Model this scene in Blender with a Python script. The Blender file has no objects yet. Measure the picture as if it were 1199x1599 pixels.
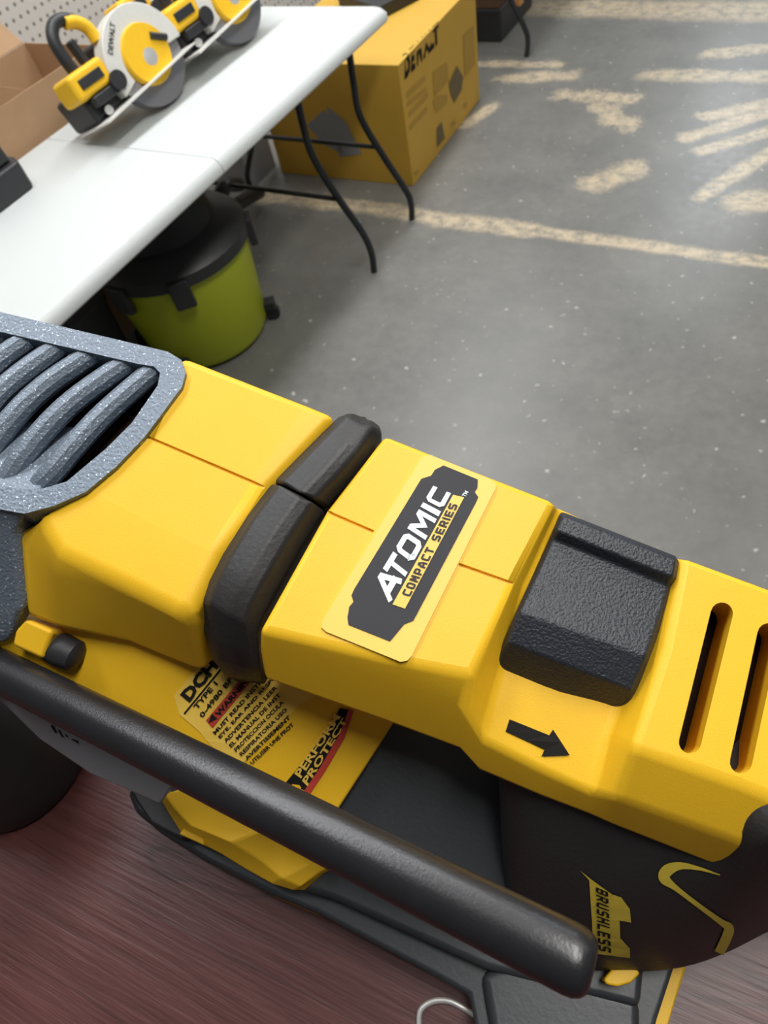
import bpy, bmesh, math, random
from mathutils import Vector, Matrix
from mathutils.bvhtree import BVHTree
from mathutils.geometry import tessellate_polygon
random.seed(7)
S = bpy.context.scene
COL = S.collection

# ---------------------------------------------------------------- camera, light, exposure
F = 1010.0
H = 1.59
dn = Vector(((803-600)/F, (1508-800)/F, 1.0)).normalized()       # straight down, in lens axes
_e1 = Vector((1, .39, -.14)).normalized()
aX = (_e1 - dn*_e1.dot(dn)).normalized()
bY = aX.cross(dn)
def c2w(c): return Vector((c.dot(aX), c.dot(bY), -c.dot(dn)))
CAM = Vector((0, 0, H))
cam = bpy.data.cameras.new('camera'); co = bpy.data.objects.new('camera', cam); COL.objects.link(co)
r_, u_, b_ = c2w(Vector((1, 0, 0))), c2w(Vector((0, -1, 0))), c2w(Vector((0, 0, -1)))
co.matrix_world = Matrix(((r_.x, u_.x, b_.x, 0), (r_.y, u_.y, b_.y, 0), (r_.z, u_.z, b_.z, H), (0, 0, 0, 1)))
cam.sensor_fit = 'VERTICAL'; cam.sensor_height = 36.0; cam.lens = 36.0*F/1599
cam.clip_start = 0.01; cam.clip_end = 60
cam.shift_x = (599.5-600)/1599; cam.shift_y = -(799.5-800)/1599
cam.dof.use_dof = True; cam.dof.focus_distance = 0.29; cam.dof.aperture_fstop = 22.7/1.35
S.camera = co
S.view_settings.view_transform = 'Standard'; S.view_settings.look = 'None'
S.view_settings.gamma = 1.0; S.view_settings.use_curve_mapping = False
S.view_settings.exposure = 0.0

W = bpy.data.worlds.new('world'); S.world = W; W.use_nodes = True
W.node_tree.nodes['Background'].inputs[0].default_value = (0.93, 0.96, 1.0, 1)
W.node_tree.nodes['Background'].inputs[1].default_value = 0.07

def area(name, loc, target, size, sy, power, col):
    l = bpy.data.lights.new(name, 'AREA'); l.shape = 'RECTANGLE'; l.size = size; l.size_y = sy
    l.energy = power; l.color = col
    o = bpy.data.objects.new(name, l); COL.objects.link(o); o.location = loc
    o.rotation_euler = (Vector(target)-Vector(loc)).to_track_quat('-Z', 'Y').to_euler()
    return o
area('ceiling_strip_or_fill', (-1.5, 2.9, 3.4), (-1.5, 2.9, 0), 0.45, 5.6, 138, (0.97, .98, 1.0))
area('ceiling_strip_or_fill', (1.6, 3.4, 3.6), (1.4, 3.4, 0), 0.5, 6.0, 46, (1.0, .95, .88))
area('ceiling_strip_or_fill', (0.45, 1.0, 3.5), (0.45, 1.0, 0), 0.45, 2.0, 66, (1.0, .97, .93))  # fill lamp added to brighten the tool, not a known fixture
area('ceiling_strip_or_fill', (0.1, 9.0, 3.4), (0.1, 8.0, 0), 0.8, 2.5, 90, (0.88, .95, 1.0))

# ---------------------------------------------------------------- pixel rays onto real planes
def ray(u, v): return c2w(Vector(((u-600)/F, (v-800)/F, 1.0)))
def P(u, v, z):
    r = ray(u, v); return CAM + r*((z-H)/r.z)
def hit(u, v, p0, n):
    r = ray(u, v); return CAM + r*((p0-CAM).dot(n)/r.dot(n))
def D(u, v, d): return CAM + ray(u, v)*d
_e2 = Vector((.456, -.827, .328)); _e2 = (_e2 - _e1*_e2.dot(_e1)).normalized()
TX, TY = c2w(_e1), c2w(_e2); TN = TX.cross(TY)
TO = D(600, 880, .27)
def T(u, v, h): return hit(u, v, TO+TN*h, TN)
def proj(p):
    q = co.matrix_world.inverted() @ Vector(p); return (600+F*q.x/-q.z, 800-F*q.y/-q.z)

# ---------------------------------------------------------------- helpers
def tag(o, label=None, cat=None, group=None, kind=None):
    if label: o['label'] = label
    if cat: o['category'] = cat
    if group: o['group'] = group
    if kind: o['kind'] = kind
    return o
def empty(name, loc, label, cat, group=None, mat=None):
    o = bpy.data.objects.new(name, None); COL.objects.link(o)
    o.matrix_world = mat if mat else Matrix.Translation(loc)
    o.empty_display_size = .05
    return tag(o, label, cat, group)
INV = {}
def inv(parent):
    m = Matrix.Identity(4); p = parent
    while p is not None:
        m = p.matrix_basis @ m; p = p.parent
    return m.inverted()
def link(name, bm, mat, parent=None, smooth=True, bevel=0, sub=0, ang=35, world=True, solid=0, fix=True):
    if world and parent is not None:
        bm.transform(inv(parent))
    if fix: bmesh.ops.recalc_face_normals(bm, faces=bm.faces[:])
    me = bpy.data.meshes.new(name); bm.to_mesh(me); bm.free()
    me.materials.append(mat)
    if smooth:
        for p in me.polygons: p.use_smooth = True
        if sub == 0 and not bevel:
            me.set_sharp_from_angle(angle=math.radians(ang))
    o = bpy.data.objects.new(name, me); COL.objects.link(o); o.parent = parent
    if solid:
        m = o.modifiers.new('solid', 'SOLIDIFY'); m.thickness = solid; m.offset = -1
    if sub:
        m = o.modifiers.new('sub', 'SUBSURF'); m.levels = sub; m.render_levels = sub
    if bevel:
        m = o.modifiers.new('bevel', 'BEVEL'); m.width = bevel; m.segments = 3; m.limit_method = 'ANGLE'; m.angle_limit = math.radians(22)
        m.harden_normals = True
    return o
def loft(bm, secs, closed=True, caps=True):
    vs = [[bm.verts.new(p) for p in s] for s in secs]
    n = len(secs[0])
    for a, b in zip(vs, vs[1:]):
        for i in range(n if closed else n-1):
            j = (i+1) % n
            bm.faces.new((a[i], a[j], b[j], b[i]))
    if caps and closed:
        bm.faces.new(vs[0]); bm.faces.new(vs[-1][::-1])
    return vs
def box(bm, x0, x1, y0, y1, z0, z1, M=None):
    M = M or Matrix.Identity(4)
    loft(bm, [[M @ Vector(p) for p in ((x0, y0, z), (x1, y0, z), (x1, y1, z), (x0, y1, z))] for z in (z0, z1)])
def prism(bm, top, bot):
    loft(bm, [top, bot])
def smooth_path(pts, k=6):
    out = []
    n = len(pts)
    for i in range(n-1):
        p0, p1, p2, p3 = pts[max(i-1, 0)], pts[i], pts[i+1], pts[min(i+2, n-1)]
        for j in range(k):
            t = j/k
            out.append(.5*((2*p1)+(p2-p0)*t+(2*p0-5*p1+4*p2-p3)*t*t+(3*p1-p0-3*p2+p3)*t**3))
    out.append(pts[-1]); return out
def tube(bm, pts, r, seg=12, caps=True, closed=False, flat=1.0, up=None):
    pts = [Vector(p) for p in pts]; n = len(pts); secs = []
    prev = None
    for i, p in enumerate(pts):
        if closed: t = (pts[(i+1) % n]-pts[i-1]).normalized()
        else: t = (pts[min(i+1, n-1)]-pts[max(i-1, 0)]).normalized()
        if up is not None: x = up.cross(t).normalized()
        elif prev is None:
            x = t.orthogonal().normalized()
        else: x = (prev - t*prev.dot(t)).normalized()
        prev = x; y = t.cross(x)
        rr = r[i] if isinstance(r, (list, tuple)) else r
        secs.append([p + x*math.cos(a)*rr + y*math.sin(a)*rr*flat for a in [2*math.pi*k/seg for k in range(seg)]])
    if closed: secs.append(secs[0])
    loft(bm, secs, caps=caps and not closed)
    if closed: bmesh.ops.remove_doubles(bm, verts=bm.verts[:], dist=1e-7)
def lathe(bm, prof, M, seg=32):
    secs = []
    for r, z in prof:
        secs.append([M @ Vector((max(r, 1e-5)*math.cos(2*math.pi*k/seg), max(r, 1e-5)*math.sin(2*math.pi*k/seg), z)) for k in range(seg)])
    loft(bm, secs)
def nb(): return bmesh.new()

# ---------------------------------------------------------------- materials
def nodes(name):
    m = bpy.data.materials.new(name); m.use_nodes = True
    nt = m.node_tree; return m, nt, nt.nodes['Principled BSDF']
def mat(name, col, rough=.5, metal=0, var=.06, scale=60, bump=0, bscale=400, spec=.5, coat=0, speck=None):
    m, nt, b = nodes(name); N = nt.nodes; L = nt.links
    tc = N.new('ShaderNodeTexCoord')
    no = N.new('ShaderNodeTexNoise'); no.inputs['Scale'].default_value = scale; no.inputs['Detail'].default_value = 4
    L.new(tc.outputs['Object'], no.inputs['Vector'])
    mr = N.new('ShaderNodeMapRange'); mr.inputs['To Min'].default_value = 1-var; mr.inputs['To Max'].default_value = 1+var
    L.new(no.outputs['Fac'], mr.inputs['Value'])
    mx = N.new('ShaderNodeVectorMath'); mx.operation = 'SCALE'; mx.inputs[0].default_value = col[:3]
    L.new(mr.outputs[0], mx.inputs['Scale'])
    out = mx.outputs[0]
    if speck:
        vo = N.new('ShaderNodeTexNoise'); vo.inputs['Scale'].default_value = speck[1]; vo.inputs['Detail'].default_value = 1
        L.new(tc.outputs['Object'], vo.inputs['Vector'])
        rp = N.new('ShaderNodeMapRange'); rp.inputs['From Min'].default_value = speck[2]; rp.inputs['From Max'].default_value = speck[2]+.06
        L.new(vo.outputs['Fac'], rp.inputs['Value'])
        mm = N.new('ShaderNodeMix'); mm.data_type = 'RGBA'
        L.new(rp.outputs[0], mm.inputs['Factor']); L.new(out, mm.inputs['A']); mm.inputs['B'].default_value = (*speck[0], 1)
        out = mm.outputs['Result']
    L.new(out, b.inputs['Base Color'])
    b.inputs['Roughness'].default_value = rough; b.inputs['Metallic'].default_value = metal
    b.inputs['Specular IOR Level'].default_value = spec
    if coat: b.inputs['Coat Weight'].default_value = coat
    if bump:
        n2 = N.new('ShaderNodeTexNoise'); n2.inputs['Scale'].default_value = bscale; n2.inputs['Detail'].default_value = 3
        L.new(tc.outputs['Object'], n2.inputs['Vector'])
        bp = N.new('ShaderNodeBump'); bp.inputs['Strength'].default_value = bump; bp.inputs['Distance'].default_value = .001
        L.new(n2.outputs['Fac'], bp.inputs['Height']); L.new(bp.outputs[0], b.inputs['Normal'])
    return m
YEL = mat('yellow_plastic', (.85, .50, .018), .46, var=.03, bump=.14, bscale=2400, spec=.4)
YEL2 = mat('yellow_label', (.84, .56, .085), .5, var=.02)
YELD = mat('yellow_print', (.62, .47, .05), .6)
GREYC = mat('grey_cast_metal', (.17, .21, .26), .42, metal=.25, bump=.5, bscale=700, speck=((.62, .72, .85), 900, .66))
GREYP = mat('grey_plate', (.33, .36, .38), .45, metal=.3)
RUB = mat('black_rubber', (.022, .021, .021), .5, var=.15, bump=.2, bscale=500)
BLK = mat('black_textured_plastic', (.020, .024, .032), .42, var=.2, bump=.55, bscale=850, spec=.5)
BLK2 = mat('black_plastic', (.022, .023, .025), .45, var=.15, bump=.1)
SLATE = mat('dark_slate_plastic', (.035, .040, .045), .42, var=.1, bump=.1)
ROD = mat('black_painted_metal', (.016, .016, .018), .33, metal=.1, var=.2, bump=.10, bscale=900, spec=.7)
DARKP = mat('label_charcoal', (.038, .038, .043), .6, var=.1, spec=.25)
WHT = mat('white_print', (.72, .80, .84), .5)
REDP = mat('red_print', (.50, .05, .03), .5)
INK = mat('black_ink', (.014, .013, .011), .7, spec=.15)
VOID = mat('hollow_shade_dark', (.012, .006, .004), .9, spec=.05)  # near-black matt colour standing in for the shade inside hollows
WTAB = mat('white_table_plastic', (.60, .63, .62), .45, var=.01, bump=.1, bscale=200)
LEG = mat('dark_leg_metal', (.03, .034, .037), .35, metal=.4)
CARD = mat('cardboard', (.42, .26, .14), .8, var=.08, scale=20)
CARDI = mat('cardboard_inside', (.40, .26, .15), .8, var=.08, scale=20)
YBOX = mat('yellow_carton', (.60, .36, .045), .6, var=.05, scale=8)
YBOXP = mat('yellow_carton_print', (.45, .27, .04), .7)
LIME = mat('lime_plastic', (.46, .52, .015), .4, var=.03, scale=10)
CHROME = mat('chrome', (.85, .85, .82), .28, metal=.6)
STEEL = mat('steel', (.30, .30, .32), .4, metal=.6)
WGRD = mat('light_grey_guard', (.62, .62, .58), .45)
GBOX = mat('pale_grey_panel', (.28, .29, .31), .6)
GBAG = mat('dark_violet_grey_plastic', (.05, .05, .065), .6)
BROWN = mat('dark_brown_carton', (.10, .05, .025), .7)

def wood():
    m, nt, b = nodes('dark_red_wood_laminate'); N = nt.nodes; L = nt.links
    tc = N.new('ShaderNodeTexCoord'); mp = N.new('ShaderNodeMapping')
    mp.inputs['Rotation'].default_value = (0, 0, math.radians(8)); mp.inputs['Scale'].default_value = (14, 260, 10)
    L.new(tc.outputs['Object'], mp.inputs['Vector'])
    n = N.new('ShaderNodeTexNoise'); n.inputs['Scale'].default_value = 1; n.inputs['Detail'].default_value = 5; n.inputs['Roughness'].default_value = .6
    L.new(mp.outputs[0], n.inputs['Vector'])
    cr = N.new('ShaderNodeValToRGB'); cr.color_ramp.elements[0].position = .3; cr.color_ramp.elements[1].position = .75
    cr.color_ramp.elements[0].color = (.070, .022, .020, 1); cr.color_ramp.elements[1].color = (.125, .046, .042, 1)
    L.new(n.outputs['Fac'], cr.inputs[0])
    # thin dark grain cracks
    mp2 = N.new('ShaderNodeMapping'); mp2.inputs['Scale'].default_value = (1.3, 9, 3); mp2.inputs['Rotation'].default_value = (0, 0, math.radians(-18))
    L.new(tc.outputs['Object'], mp2.inputs['Vector'])
    n2 = N.new('ShaderNodeTexNoise'); n2.inputs['Scale'].default_value = 1.2; n2.inputs['Detail'].default_value = 3
    L.new(mp2.outputs[0], n2.inputs['Vector'])
    ab = N.new('ShaderNodeMath'); ab.operation = 'SUBTRACT'; ab.inputs[1].default_value = .5; L.new(n2.outputs['Fac'], ab.inputs[0])
    aa = N.new('ShaderNodeMath'); aa.operation = 'ABSOLUTE'; L.new(ab.outputs[0], aa.inputs[0])
    lt = N.new('ShaderNodeMapRange'); lt.inputs['From Max'].default_value = .006; lt.inputs['To Min'].default_value = .6; lt.inputs['To Max'].default_value = 1
    L.new(aa.outputs[0], lt.inputs['Value'])
    mx = N.new('ShaderNodeVectorMath'); mx.operation = 'SCALE'; L.new(cr.outputs[0], mx.inputs[0]); L.new(lt.outputs[0], mx.inputs['Scale'])
    L.new(mx.outputs[0], b.inputs['Base Color'])
    b.inputs['Roughness'].default_value = .38
    bp = N.new('ShaderNodeBump'); bp.inputs['Strength'].default_value = .6; bp.inputs['Distance'].default_value = .0006
    L.new(n.outputs['Fac'], bp.inputs['Height']); L.new(bp.outputs[0], b.inputs['Normal'])
    return m
WOOD = wood()

def floor_mat():
    m, nt, b = nodes('worn_grey_concrete'); N = nt.nodes; L = nt.links
    geo = N.new('ShaderNodeNewGeometry')
    def noise(scale, detail=4, rough=.6):
        n = N.new('ShaderNodeTexNoise'); n.inputs['Scale'].default_value = scale; n.inputs['Detail'].default_value = detail; n.inputs['Roughness'].default_value = rough
        L.new(geo.outputs['Position'], n.inputs['Vector']); return n.outputs['Fac']
    def mth(op, a, c, d=None):
        n = N.new('ShaderNodeMath'); n.operation = op
        for i, x in enumerate((a, c, d)):
            if x is None: continue
            if isinstance(x, (int, float)): n.inputs[i].default_value = x
            else: L.new(x, n.inputs[i])
        return n.outputs[0]
    sep = N.new('ShaderNodeSeparateXYZ'); L.new(geo.outputs['Position'], sep.inputs[0])
    X, Y = sep.outputs['X'], sep.outputs['Y']
    big = noise(3.0, 5); fine = noise(26, 6, .75); edge = mth('ADD', mth('MULTIPLY', noise(9, 3, .6), .55), mth('MULTIPLY', noise(45, 5, .8), .45)); patch = noise(18, 5, .8)
    cr = N.new('ShaderNodeValToRGB'); cr.color_ramp.elements[0].position = .3; cr.color_ramp.elements[1].position = .72
    cr.color_ramp.elements[0].color = (.120, .121, .112, 1); cr.color_ramp.elements[1].color = (.215, .210, .190, 1)
    L.new(mth('ADD', mth('MULTIPLY', big, .6), mth('MULTIPLY', fine, .4)), cr.inputs[0])
    # scattered pale specks
    sp = noise(34, 1); spk = N.new('ShaderNodeMapRange'); spk.inputs['From Min'].default_value = .70; spk.inputs['From Max'].default_value = .78; L.new(sp, spk.inputs['Value'])
    def seg(u0, v0, u1, v1, w, n=.6):
        """worn strip between two floor points, half width w (m), ragged edge"""
        a, c = P(u0, v0, 0), P(u1, v1, 0); d = (c-a); ln = d.length; d /= ln
        rx, ry = mth('SUBTRACT', X, a.x), mth('SUBTRACT', Y, a.y)
        al = mth('ADD', mth('MULTIPLY', rx, d.x), mth('MULTIPLY', ry, d.y))
        cl = N.new('ShaderNodeClamp'); cl.inputs['Min'].default_value = 0; cl.inputs['Max'].default_value = ln; L.new(al, cl.inputs['Value'])
        qx = mth('SUBTRACT', rx, mth('MULTIPLY', cl.outputs[0], d.x)); qy = mth('SUBTRACT', ry, mth('MULTIPLY', cl.outputs[0], d.y))
        dist = mth('SQRT', mth('ADD', mth('MULTIPLY', qx, qx), mth('MULTIPLY', qy, qy)), 0)
        val = mth('ADD', mth('DIVIDE', dist, w), mth('MULTIPLY', mth('SUBTRACT', edge, .5), n*5))
        mr = N.new('ShaderNodeMapRange'); mr.inputs['From Min'].default_value = 1.1; mr.inputs['From Max'].default_value = .55; L.new(val, mr.inputs['Value'])
        return mr.outputs[0]
    marks = [(405, 305, 560, 322, .06), (560, 322, 700, 342, .055), (690, 342, 830, 360, .062, .5), (820, 358, 1300, 424, .042, .4), (800, 10, 1300, 20, .15, .4),
             (700, 100, 870, 100, .05, 1.1), (790, 122, 890, 118, .06, 1.2), (925, 288, 992, 262, .075, .7),
             (880, 148, 985, 152, .055, 1.3), (940, 170, 978, 192, .07, 1.3), (1015, 116, 1230, 120, .07, .7), (1075, 215, 1220, 168, .05, .7),
             (1095, 235, 1220, 200, .045, .8), (1105, 180, 1220, 158, .05, 1.0), (1095, 308, 1220, 225, .045, .6), (1160, 316, 1230, 312, .09, .7), (1110, 84, 1230, 72, .06, 1.0), (725, 196, 768, 166, .05, .8)]
    tot = None
    for k in marks:
        s = seg(*k); tot = s if tot is None else mth('MAXIMUM', tot, s)
    pm = N.new('ShaderNodeMapRange'); pm.inputs['From Min'].default_value = .36; pm.inputs['From Max'].default_value = .58; pm.inputs['To Min'].default_value = .15; pm.inputs['To Max'].default_value = .95; L.new(patch, pm.inputs['Value'])
    tot = mth('MULTIPLY', tot, pm.outputs[0])
    c2 = N.new('ShaderNodeMix'); c2.data_type = 'RGBA'; L.new(cr.outputs[0], c2.inputs['A']); c2.inputs['B'].default_value = (.56, .46, .31, 1); L.new(tot, c2.inputs['Factor'])
    c3 = N.new('ShaderNodeMix'); c3.data_type = 'RGBA'; L.new(c2.outputs['Result'], c3.inputs['A']); c3.inputs['B'].default_value = (.42, .40, .36, 1); L.new(spk.outputs[0], c3.inputs['Factor'])
    L.new(c3.outputs['Result'], b.inputs['Base Color'])
    rr = N.new('ShaderNodeMapRange'); rr.inputs['To Min'].default_value = .26; rr.inputs['To Max'].default_value = .5; L.new(fine, rr.inputs['Value'])
    L.new(rr.outputs[0], b.inputs['Roughness'])
    bp = N.new('ShaderNodeBump'); bp.inputs['Strength'].default_value = .15; bp.inputs['Distance'].default_value = .002
    L.new(fine, bp.inputs['Height']); L.new(bp.outputs[0], b.inputs['Normal'])
    return m

# ---------------------------------------------------------------- the setting
bm = nb(); box(bm, -3.2, 3.5, -1.5, 8, -.1, 0)
tag(link('floor', bm, floor_mat(), smooth=False), kind='structure')

TD = Vector((math.cos(math.radians(84.5)), math.sin(math.radians(84.5)), 0))     # long direction of the white table
TW = Vector((-TD.y, TD.x, 0))                                                   # across it, away from the aisle
ZU = Vector((0, 0, 1))
C1 = P(590, 22, .74) + TD*.09                                                    # far aisle corner of the table top
C1.z = 0
def fr(o, x, y, z):      # matrix with columns x,y,z and origin o
    return Matrix(((x.x, y.x, z.x, o.x), (x.y, y.y, z.y, o.y), (x.z, y.z, z.z, o.z), (0, 0, 0, 1)))

def peg_mat():
    m, nt, b = nodes('pegboard'); N = nt.nodes; L = nt.links
    tc = N.new('ShaderNodeTexCoord'); mp = N.new('ShaderNodeMapping'); mp.inputs['Scale'].default_value = (1/.04,)*3
    L.new(tc.outputs['Object'], mp.inputs['Vector'])
    fx = N.new('ShaderNodeVectorMath'); fx.operation = 'FRACTION'; L.new(mp.outputs[0], fx.inputs[0])
    sb = N.new('ShaderNodeVectorMath'); sb.operation = 'SUBTRACT'; sb.inputs[1].default_value = (.5, .5, .5); L.new(fx.outputs[0], sb.inputs[0])
    ml = N.new('ShaderNodeVectorMath'); ml.operation = 'MULTIPLY'; ml.inputs[1].default_value = (1, 0, 1); L.new(sb.outputs[0], ml.inputs[0])
    ln = N.new('ShaderNodeVectorMath'); ln.operation = 'LENGTH'; L.new(ml.outputs[0], ln.inputs[0])
    mr = N.new('ShaderNodeMapRange'); mr.inputs['From Min'].default_value = .15; mr.inputs['From Max'].default_value = .19; L.new(ln.outputs['Value'], mr.inputs['Value'])
    mx = N.new('ShaderNodeMix'); mx.data_type = 'RGBA'; mx.inputs['A'].default_value = (.20, .18, .15, 1); mx.inputs['B'].default_value = (.62, .59, .54, 1)
    L.new(mr.outputs[0], mx.inputs['Factor']); L.new(mx.outputs['Result'], b.inputs['Base Color']); b.inputs['Roughness'].default_value = .6
    return m
wo = C1 + TW*1.42; wo.z = 0
bm = nb(); box(bm, -3.5, 3.0, 0, .06, 0, 2.6)
w = link('wall_left', bm, peg_mat(), smooth=False); w.matrix_world = fr(wo, TD, TW, ZU); tag(w, kind='structure')

# ---------------------------------------------------------------- foreground table (the counter the tool stands on)
ZT = 1.14
ca, cb = P(-60, 880, ZT), P(1260, 1290, ZT)
ct = empty('work_table', Vector((-.05, -.25, 0)), 'dark red-brown wood-grain table in the foreground under the yellow hammer drill', 'table')
ux = (cb-ca).normalized(); uy = ZU.cross(ux)
bm = nb(); Mx = fr(ca, ux, -uy, ZU)
box(bm, -.35, 1.1, 0, .75, -.03, 0, Mx)
link('table_top', bm, WOOD, ct, bevel=.002)
for sx in (-.30, 1.02):
    for sy in (.04, .68):
        bm = nb(); box(bm, sx, sx+.05, sy, sy+.05, -ZT+.0, -.03, Mx); link('leg', bm, LEG, ct, bevel=.002)
bm = nb(); box(bm, -.26, 1.03, .055, .075, -.11, -.031, Mx); link('apron', bm, WOOD, ct, smooth=False)

# ---------------------------------------------------------------- decals in real place: rays onto a surface, lifted along its normal
def bvh_of(*objs):
    dg = bpy.context.evaluated_depsgraph_get(); vs = []; fs = []
    for o in objs:
        e = o.evaluated_get(dg); me = e.to_mesh(); k = len(vs)
        # matrices: parents are plain
        M = inv(o).inverted()
        vs += [M @ v.co for v in me.vertices]; fs += [tuple(i+k for i in p.vertices) for p in me.polygons]
        e.to_mesh_clear()
    return BVHTree.FromPolygons(vs, fs)
def on(bvh, u, v, lift=.0003):
    r = ray(u, v).normalized(); h = bvh.ray_cast(CAM, r)
    if h[0] is None: return None
    n = h[1] if h[1].dot(r) < 0 else -h[1]
    return h[0] + n*lift
def drape(bm, bvh, px, lift=.0003, split=1):
    pts = []
    for i, a in enumerate(px):
        b = px[(i+1) % len(px)]
        for k in range(split): pts.append((a[0]+(b[0]-a[0])*k/split, a[1]+(b[1]-a[1])*k/split))
    co3 = [on(bvh, *p, lift) for p in pts]
    if any(c is None for c in co3): return
    vs = [bm.verts.new(c) for c in co3]
    for t in tessellate_polygon([[Vector((p[0], p[1], 0)) for p in pts]]):
        try: bm.faces.new([vs[i] for i in t])
        except ValueError: pass
def bil(q, s, t):
    (a, b, c, d) = q        # BL BR TR TL
    return tuple((a[i]*(1-s)+b[i]*s)*(1-t) + (d[i]*(1-s)+c[i]*s)*t for i in (0, 1))
def drape_grid(bm, bvh, q, nx=6, ny=3, lift=.0003):
    g = [[on(bvh, *bil(q, i/nx, j/ny), lift) for i in range(nx+1)] for j in range(ny+1)]
    g = [[None if c is None else bm.verts.new(c) for c in r] for r in g]
    for j in range(ny):
        for i in range(nx):
            c = (g[j][i], g[j][i+1], g[j+1][i+1], g[j+1][i])
            if all(c): bm.faces.new(c)
def text_mesh(s, bold=.02, align=None):
    cu = bpy.data.curves.new('t', 'FONT'); cu.body = s; cu.size = 1; cu.offset = bold; cu.resolution_u = 2
    o = bpy.data.objects.new('t', cu); COL.objects.link(o)
    dg = bpy.context.evaluated_depsgraph_get(); me = bpy.data.meshes.new_from_object(o.evaluated_get(dg))
    bpy.data.objects.remove(o); bpy.data.curves.remove(cu); return me
def drape_text(bm, bvh, s, q, bold=.02, lift=.0005, asis=False):
    me = text_mesh(s, bold)
    if not len(me.vertices): return
    xs = [v.co.x for v in me.vertices]; ys = [v.co.y for v in me.vertices]
    x0, x1, y0, y1 = min(xs), max(xs), min(ys), max(ys)
    if asis: y0, y1 = -.02, .72
    vs = []
    for v in me.vertices:
        c = on(bvh, *bil(q, (v.co.x-x0)/(x1-x0), (v.co.y-y0)/(y1-y0)), lift)
        vs.append(None if c is None else bm.verts.new(c))
    for p in me.polygons:
        f = [vs[i] for i in p.vertices]
        if all(f):
            try: bm.faces.new(f)
            except ValueError: pass
    bpy.data.meshes.remove(me)
# square stroke letters, cell 1 wide x 1 high
STK = {'A': [[(0, 0), (0, .45), (.38, 1), (.62, 1), (1, .45), (1, 0)], [(0, .32), (1, .32)]],
       'a': [[(0, 0), (.5, 1), (.62, 1), (1, 0)], [(.3, .28), (.9, .28)]],
       'T': [[(0, 1), (1, 1)], [(.5, 1), (.5, 0)]], 'O': [[(.15, 0), (0, .15), (0, .85), (.15, 1), (.85, 1), (1, .85), (1, .15), (.85, 0), (.15, 0), (0, .15)]],
       'M': [[(0, 0), (0, 1), (.12, 1), (.5, .35), (.88, 1), (1, 1), (1, 0)]], 'I': [[(.5, 0), (.5, 1)]],
       'C': [[(1, 1), (.15, 1), (0, .85), (0, .15), (.15, 0), (1, 0)]], 'P': [[(0, 0), (0, 1), (.85, 1), (1, .85), (1, .5), (.85, .38), (0, .38)]],
       'S': [[(1, 1), (.15, 1), (0, .85), (0, .62), (.15, .5), (.85, .5), (1, .38), (1, .15), (.85, 0), (0, 0)]],
       'E': [[(1, 1), (0, 1), (0, 0), (1, 0)], [(0, .5), (.85, .5)]], 'R': [[(0, 0), (0, 1), (.85, 1), (1, .85), (1, .55), (.85, .42), (0, .42)], [(.55, .42), (1, 0)]],
       'B': [[(0, 0), (0, 1), (.85, 1), (.95, .85), (.95, .6), (.85, .5), (0, .5)], [(.85, .5), (1, .35), (1, .12), (.85, 0), (0, 0)]],
       'U': [[(0, 1), (0, .15), (.15, 0), (.85, 0), (1, .15), (1, 1)]], 'H': [[(0, 0), (0, 1)], [(1, 0), (1, 1)], [(0, .5), (1, .5)]],
       'L': [[(0, 1), (0, 0), (1, 0)]]}
def stroke_text(bm, bvh, s, q, th=.2, wch=1.0, gap=.35, lift=.0005, slant=0):
    """th: stroke width as a share of letter height; letters wch wide relative to height"""
    xs = []; x = 0; kf = 0
    for ch in s:
        w_ = {' ': .6, 'I': th*.9}.get(ch, wch); xs.append((x, w_)); x += w_ + gap
    tot = x-gap
    for ch, (x0, w_) in zip(s, xs):
        for line in STK.get(ch, []):
            pts = []
            for (a, b) in line:
                px = x0 + (w_/2 if ch == 'I' else th/2 + a*(w_-th)); py = th/2 + b*(1-th)
                pts.append(Vector((px + slant*py, py)))
            n = len(pts); L_, R_ = [], []
            for i in range(n):
                d0 = (pts[i]-pts[i-1]).normalized() if i else None; d1 = (pts[i+1]-pts[i]).normalized() if i < n-1 else None
                if d0 is None: nn = Vector((-d1.y, d1.x)); k = 1; ext = -d1*th/2
                elif d1 is None: nn = Vector((-d0.y, d0.x)); k = 1; ext = d0*th/2
                else:
                    nn = (Vector((-d0.y, d0.x))+Vector((-d1.y, d1.x))).normalized(); k = min(1.6, 1/max(.3, nn.dot(Vector((-d1.y, d1.x))))); ext = Vector((0, 0))
                L_.append(pts[i]+ext+nn*th/2*k); R_.append(pts[i]+ext-nn*th/2*k)
            for i in range(n-1):
                quad = [L_[i], L_[i+1], R_[i+1], R_[i]]
                c3 = [on(bvh, *bil(q, p.x/tot, min(1, max(0, p.y))), lift + (kf % 7)*.000008) for p in quad]
                if all(c is not None for c in c3): bm.faces.new([bm.verts.new(c) for c in c3]); kf += 1

# ---------------------------------------------------------------- THE HAMMER DRILL
base_pt = P(700, 1440, ZT)
MT = fr(base_pt, TX, TY, TN)
tool = empty('hammer_drill', base_pt, 'large yellow, grey and black cordless hammer drill filling the foreground on the red-brown table', 'power tool', mat=MT)
def below(p, dz, dy=0, dx=0): return p - TN*dz + TY*dy + TX*dx
def TT(lst): return [T(*p) for p in lst]

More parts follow.
